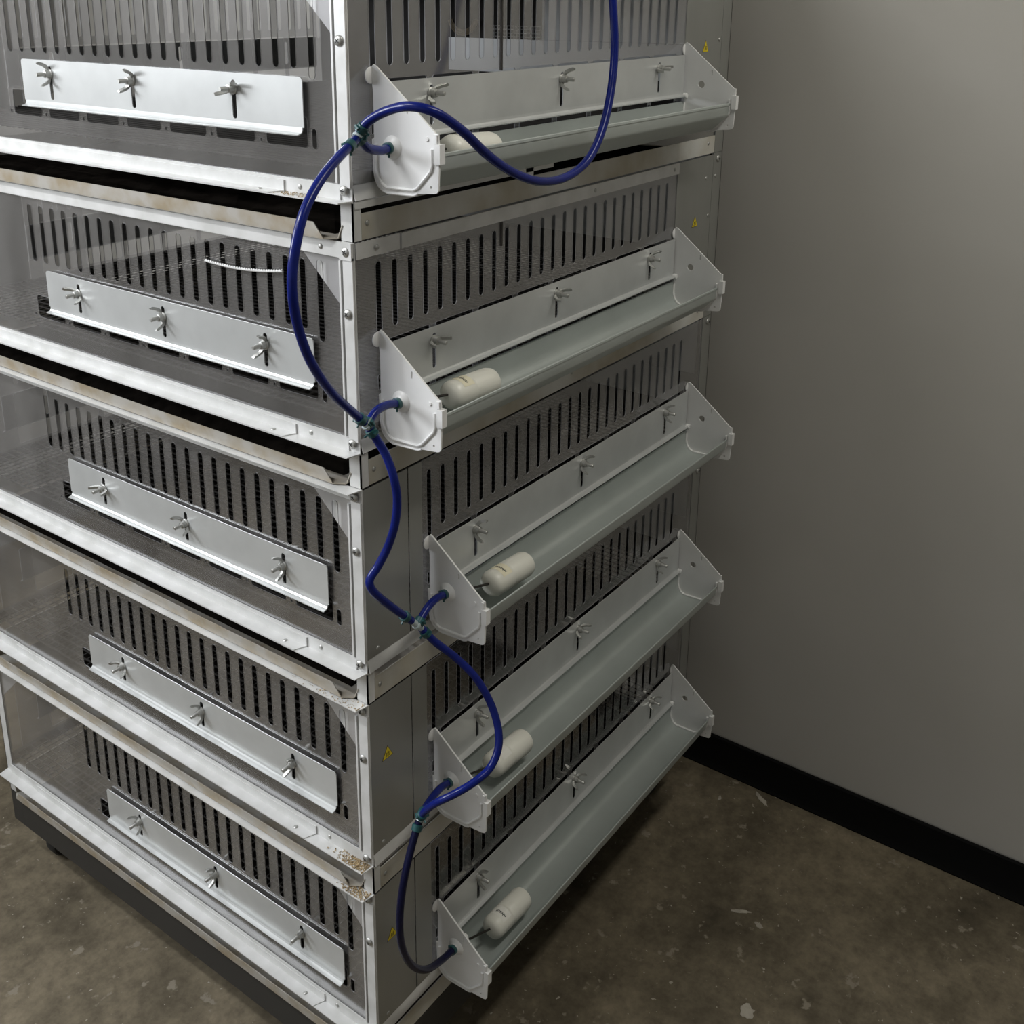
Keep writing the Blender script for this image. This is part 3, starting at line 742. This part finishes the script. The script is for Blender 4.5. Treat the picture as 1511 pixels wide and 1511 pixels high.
# ------------------------------------------------------------------ stand with casters
st = thing('caster_stand', 'low black steel stand on casters under the lowest tier', 'stand', (0, 0, T(5)-P))
b = MB().box(0.0, L, 0.0, 0.03, -0.062, -0.0006).obj('long_rail', M_BLACK, st)
MB().box(0.0, L, W-0.03, W, -0.062, -0.0006).obj('long_rail', M_BLACK, st)
MB().box(0.0, 0.03, 0.0302, W-0.0302, -0.062, -0.0006).obj('cross_rail', M_BLACK, st)
MB().box(L-0.03, L, 0.0302, W-0.0302, -0.062, -0.0006).obj('cross_rail', M_BLACK, st)
zf = FLOOR-(T(5)-P)
for cx, cy in ((0.06, 0.05), (L-0.03, 0.05), (0.06, W-0.05), (L-0.03, W-0.05)):
    c = MB().box(cx-0.03, cx+0.03, cy-0.025, cy+0.025, -0.066, -0.0622)
    c.box(cx-0.02, cx+0.02, cy-0.017, cy-0.014, zf+0.025, -0.066).box(cx-0.02, cx+0.02, cy+0.014, cy+0.017, zf+0.025, -0.066)
    co = c.obj('caster', M_BLACK, st)
    MB().lathe([(0.018, -0.012), (0.030, -0.012), (0.0325, -0.009), (0.0325, 0.009), (0.030, 0.012), (0.018, 0.012)], 24,
               Matrix.Translation((cx, cy, zf+0.0325)) @ Matrix.Rotation(R(90), 4, 'X')).obj('wheel', M_RUBBER, co, True)

# ------------------------------------------------------------------ spilled feed on the flanges and rails
def crumbs(name, label, n, fn, size=0.0011):
    b = MB()
    for _ in range(n):
        c = Vector(fn()); r = size*random.uniform(0.5, 1.25)
        ax = [Vector((random.gauss(0, 1), random.gauss(0, 1), random.gauss(0, 1))).normalized()*r for _ in range(3)]
        vs = [c+Vector((0, 0, r*0.6))+s*a for a in ax for s in (1, -1)]
        b.add(vs, [(0, 2, 4), (2, 1, 4), (1, 3, 4), (3, 0, 4), (2, 0, 5), (1, 2, 5), (3, 1, 5), (0, 3, 5)])
    o = b.obj(name, M_FEED); o['kind'] = 'stuff'; tag(o, label, 'feed crumbs'); return o
def flange_spot(z, yc, sy): return lambda: (random.uniform(-0.0165, -0.0012), max(0.004, random.gauss(yc, sy)), z)
crumbs('spilled_feed', 'feed crumbs heaped on the bottom flange of the fourth tier', 420, flange_spot(T(4)+BZ+0.0014, 0.020, 0.014))
crumbs('spilled_feed', 'feed crumbs on the top flange of the lowest tier', 300, flange_spot(T(5)-0.0002, 0.022, 0.013))
crumbs('spilled_feed', 'feed crumbs scattered on the top flange of the fourth tier', 170, flange_spot(T(4)-0.0002, 0.045, 0.035), 0.0008)
crumbs('spilled_feed', 'feed crumbs on the bottom flange of the topmost tier', 120, flange_spot(T(1)+BZ+0.0014, 0.075, 0.014), 0.0008)

# white twine strung across the end of the second tier
tw = MB()
for ph in (0, math.pi):
    a, c = Vector((-0.0032, 0.2265, T(2)-0.0500)), Vector((-0.0032, 0.1010, T(2)-0.0435)); pts = []
    for i in range(121):
        u = i/120; p_ = a.lerp(c, u); p_.z -= 0.004*math.sin(math.pi*u)
        pts.append(p_+Vector((0.0009*math.cos(ph+u*100), 0, 0.0009*math.sin(ph+u*100))))
    tw.tube(pts, 0.0010, 6)
tag(tw.obj('twine', M_CAP, None, True), 'thin twisted white twine strung across the slotted end of the second tier', 'string')
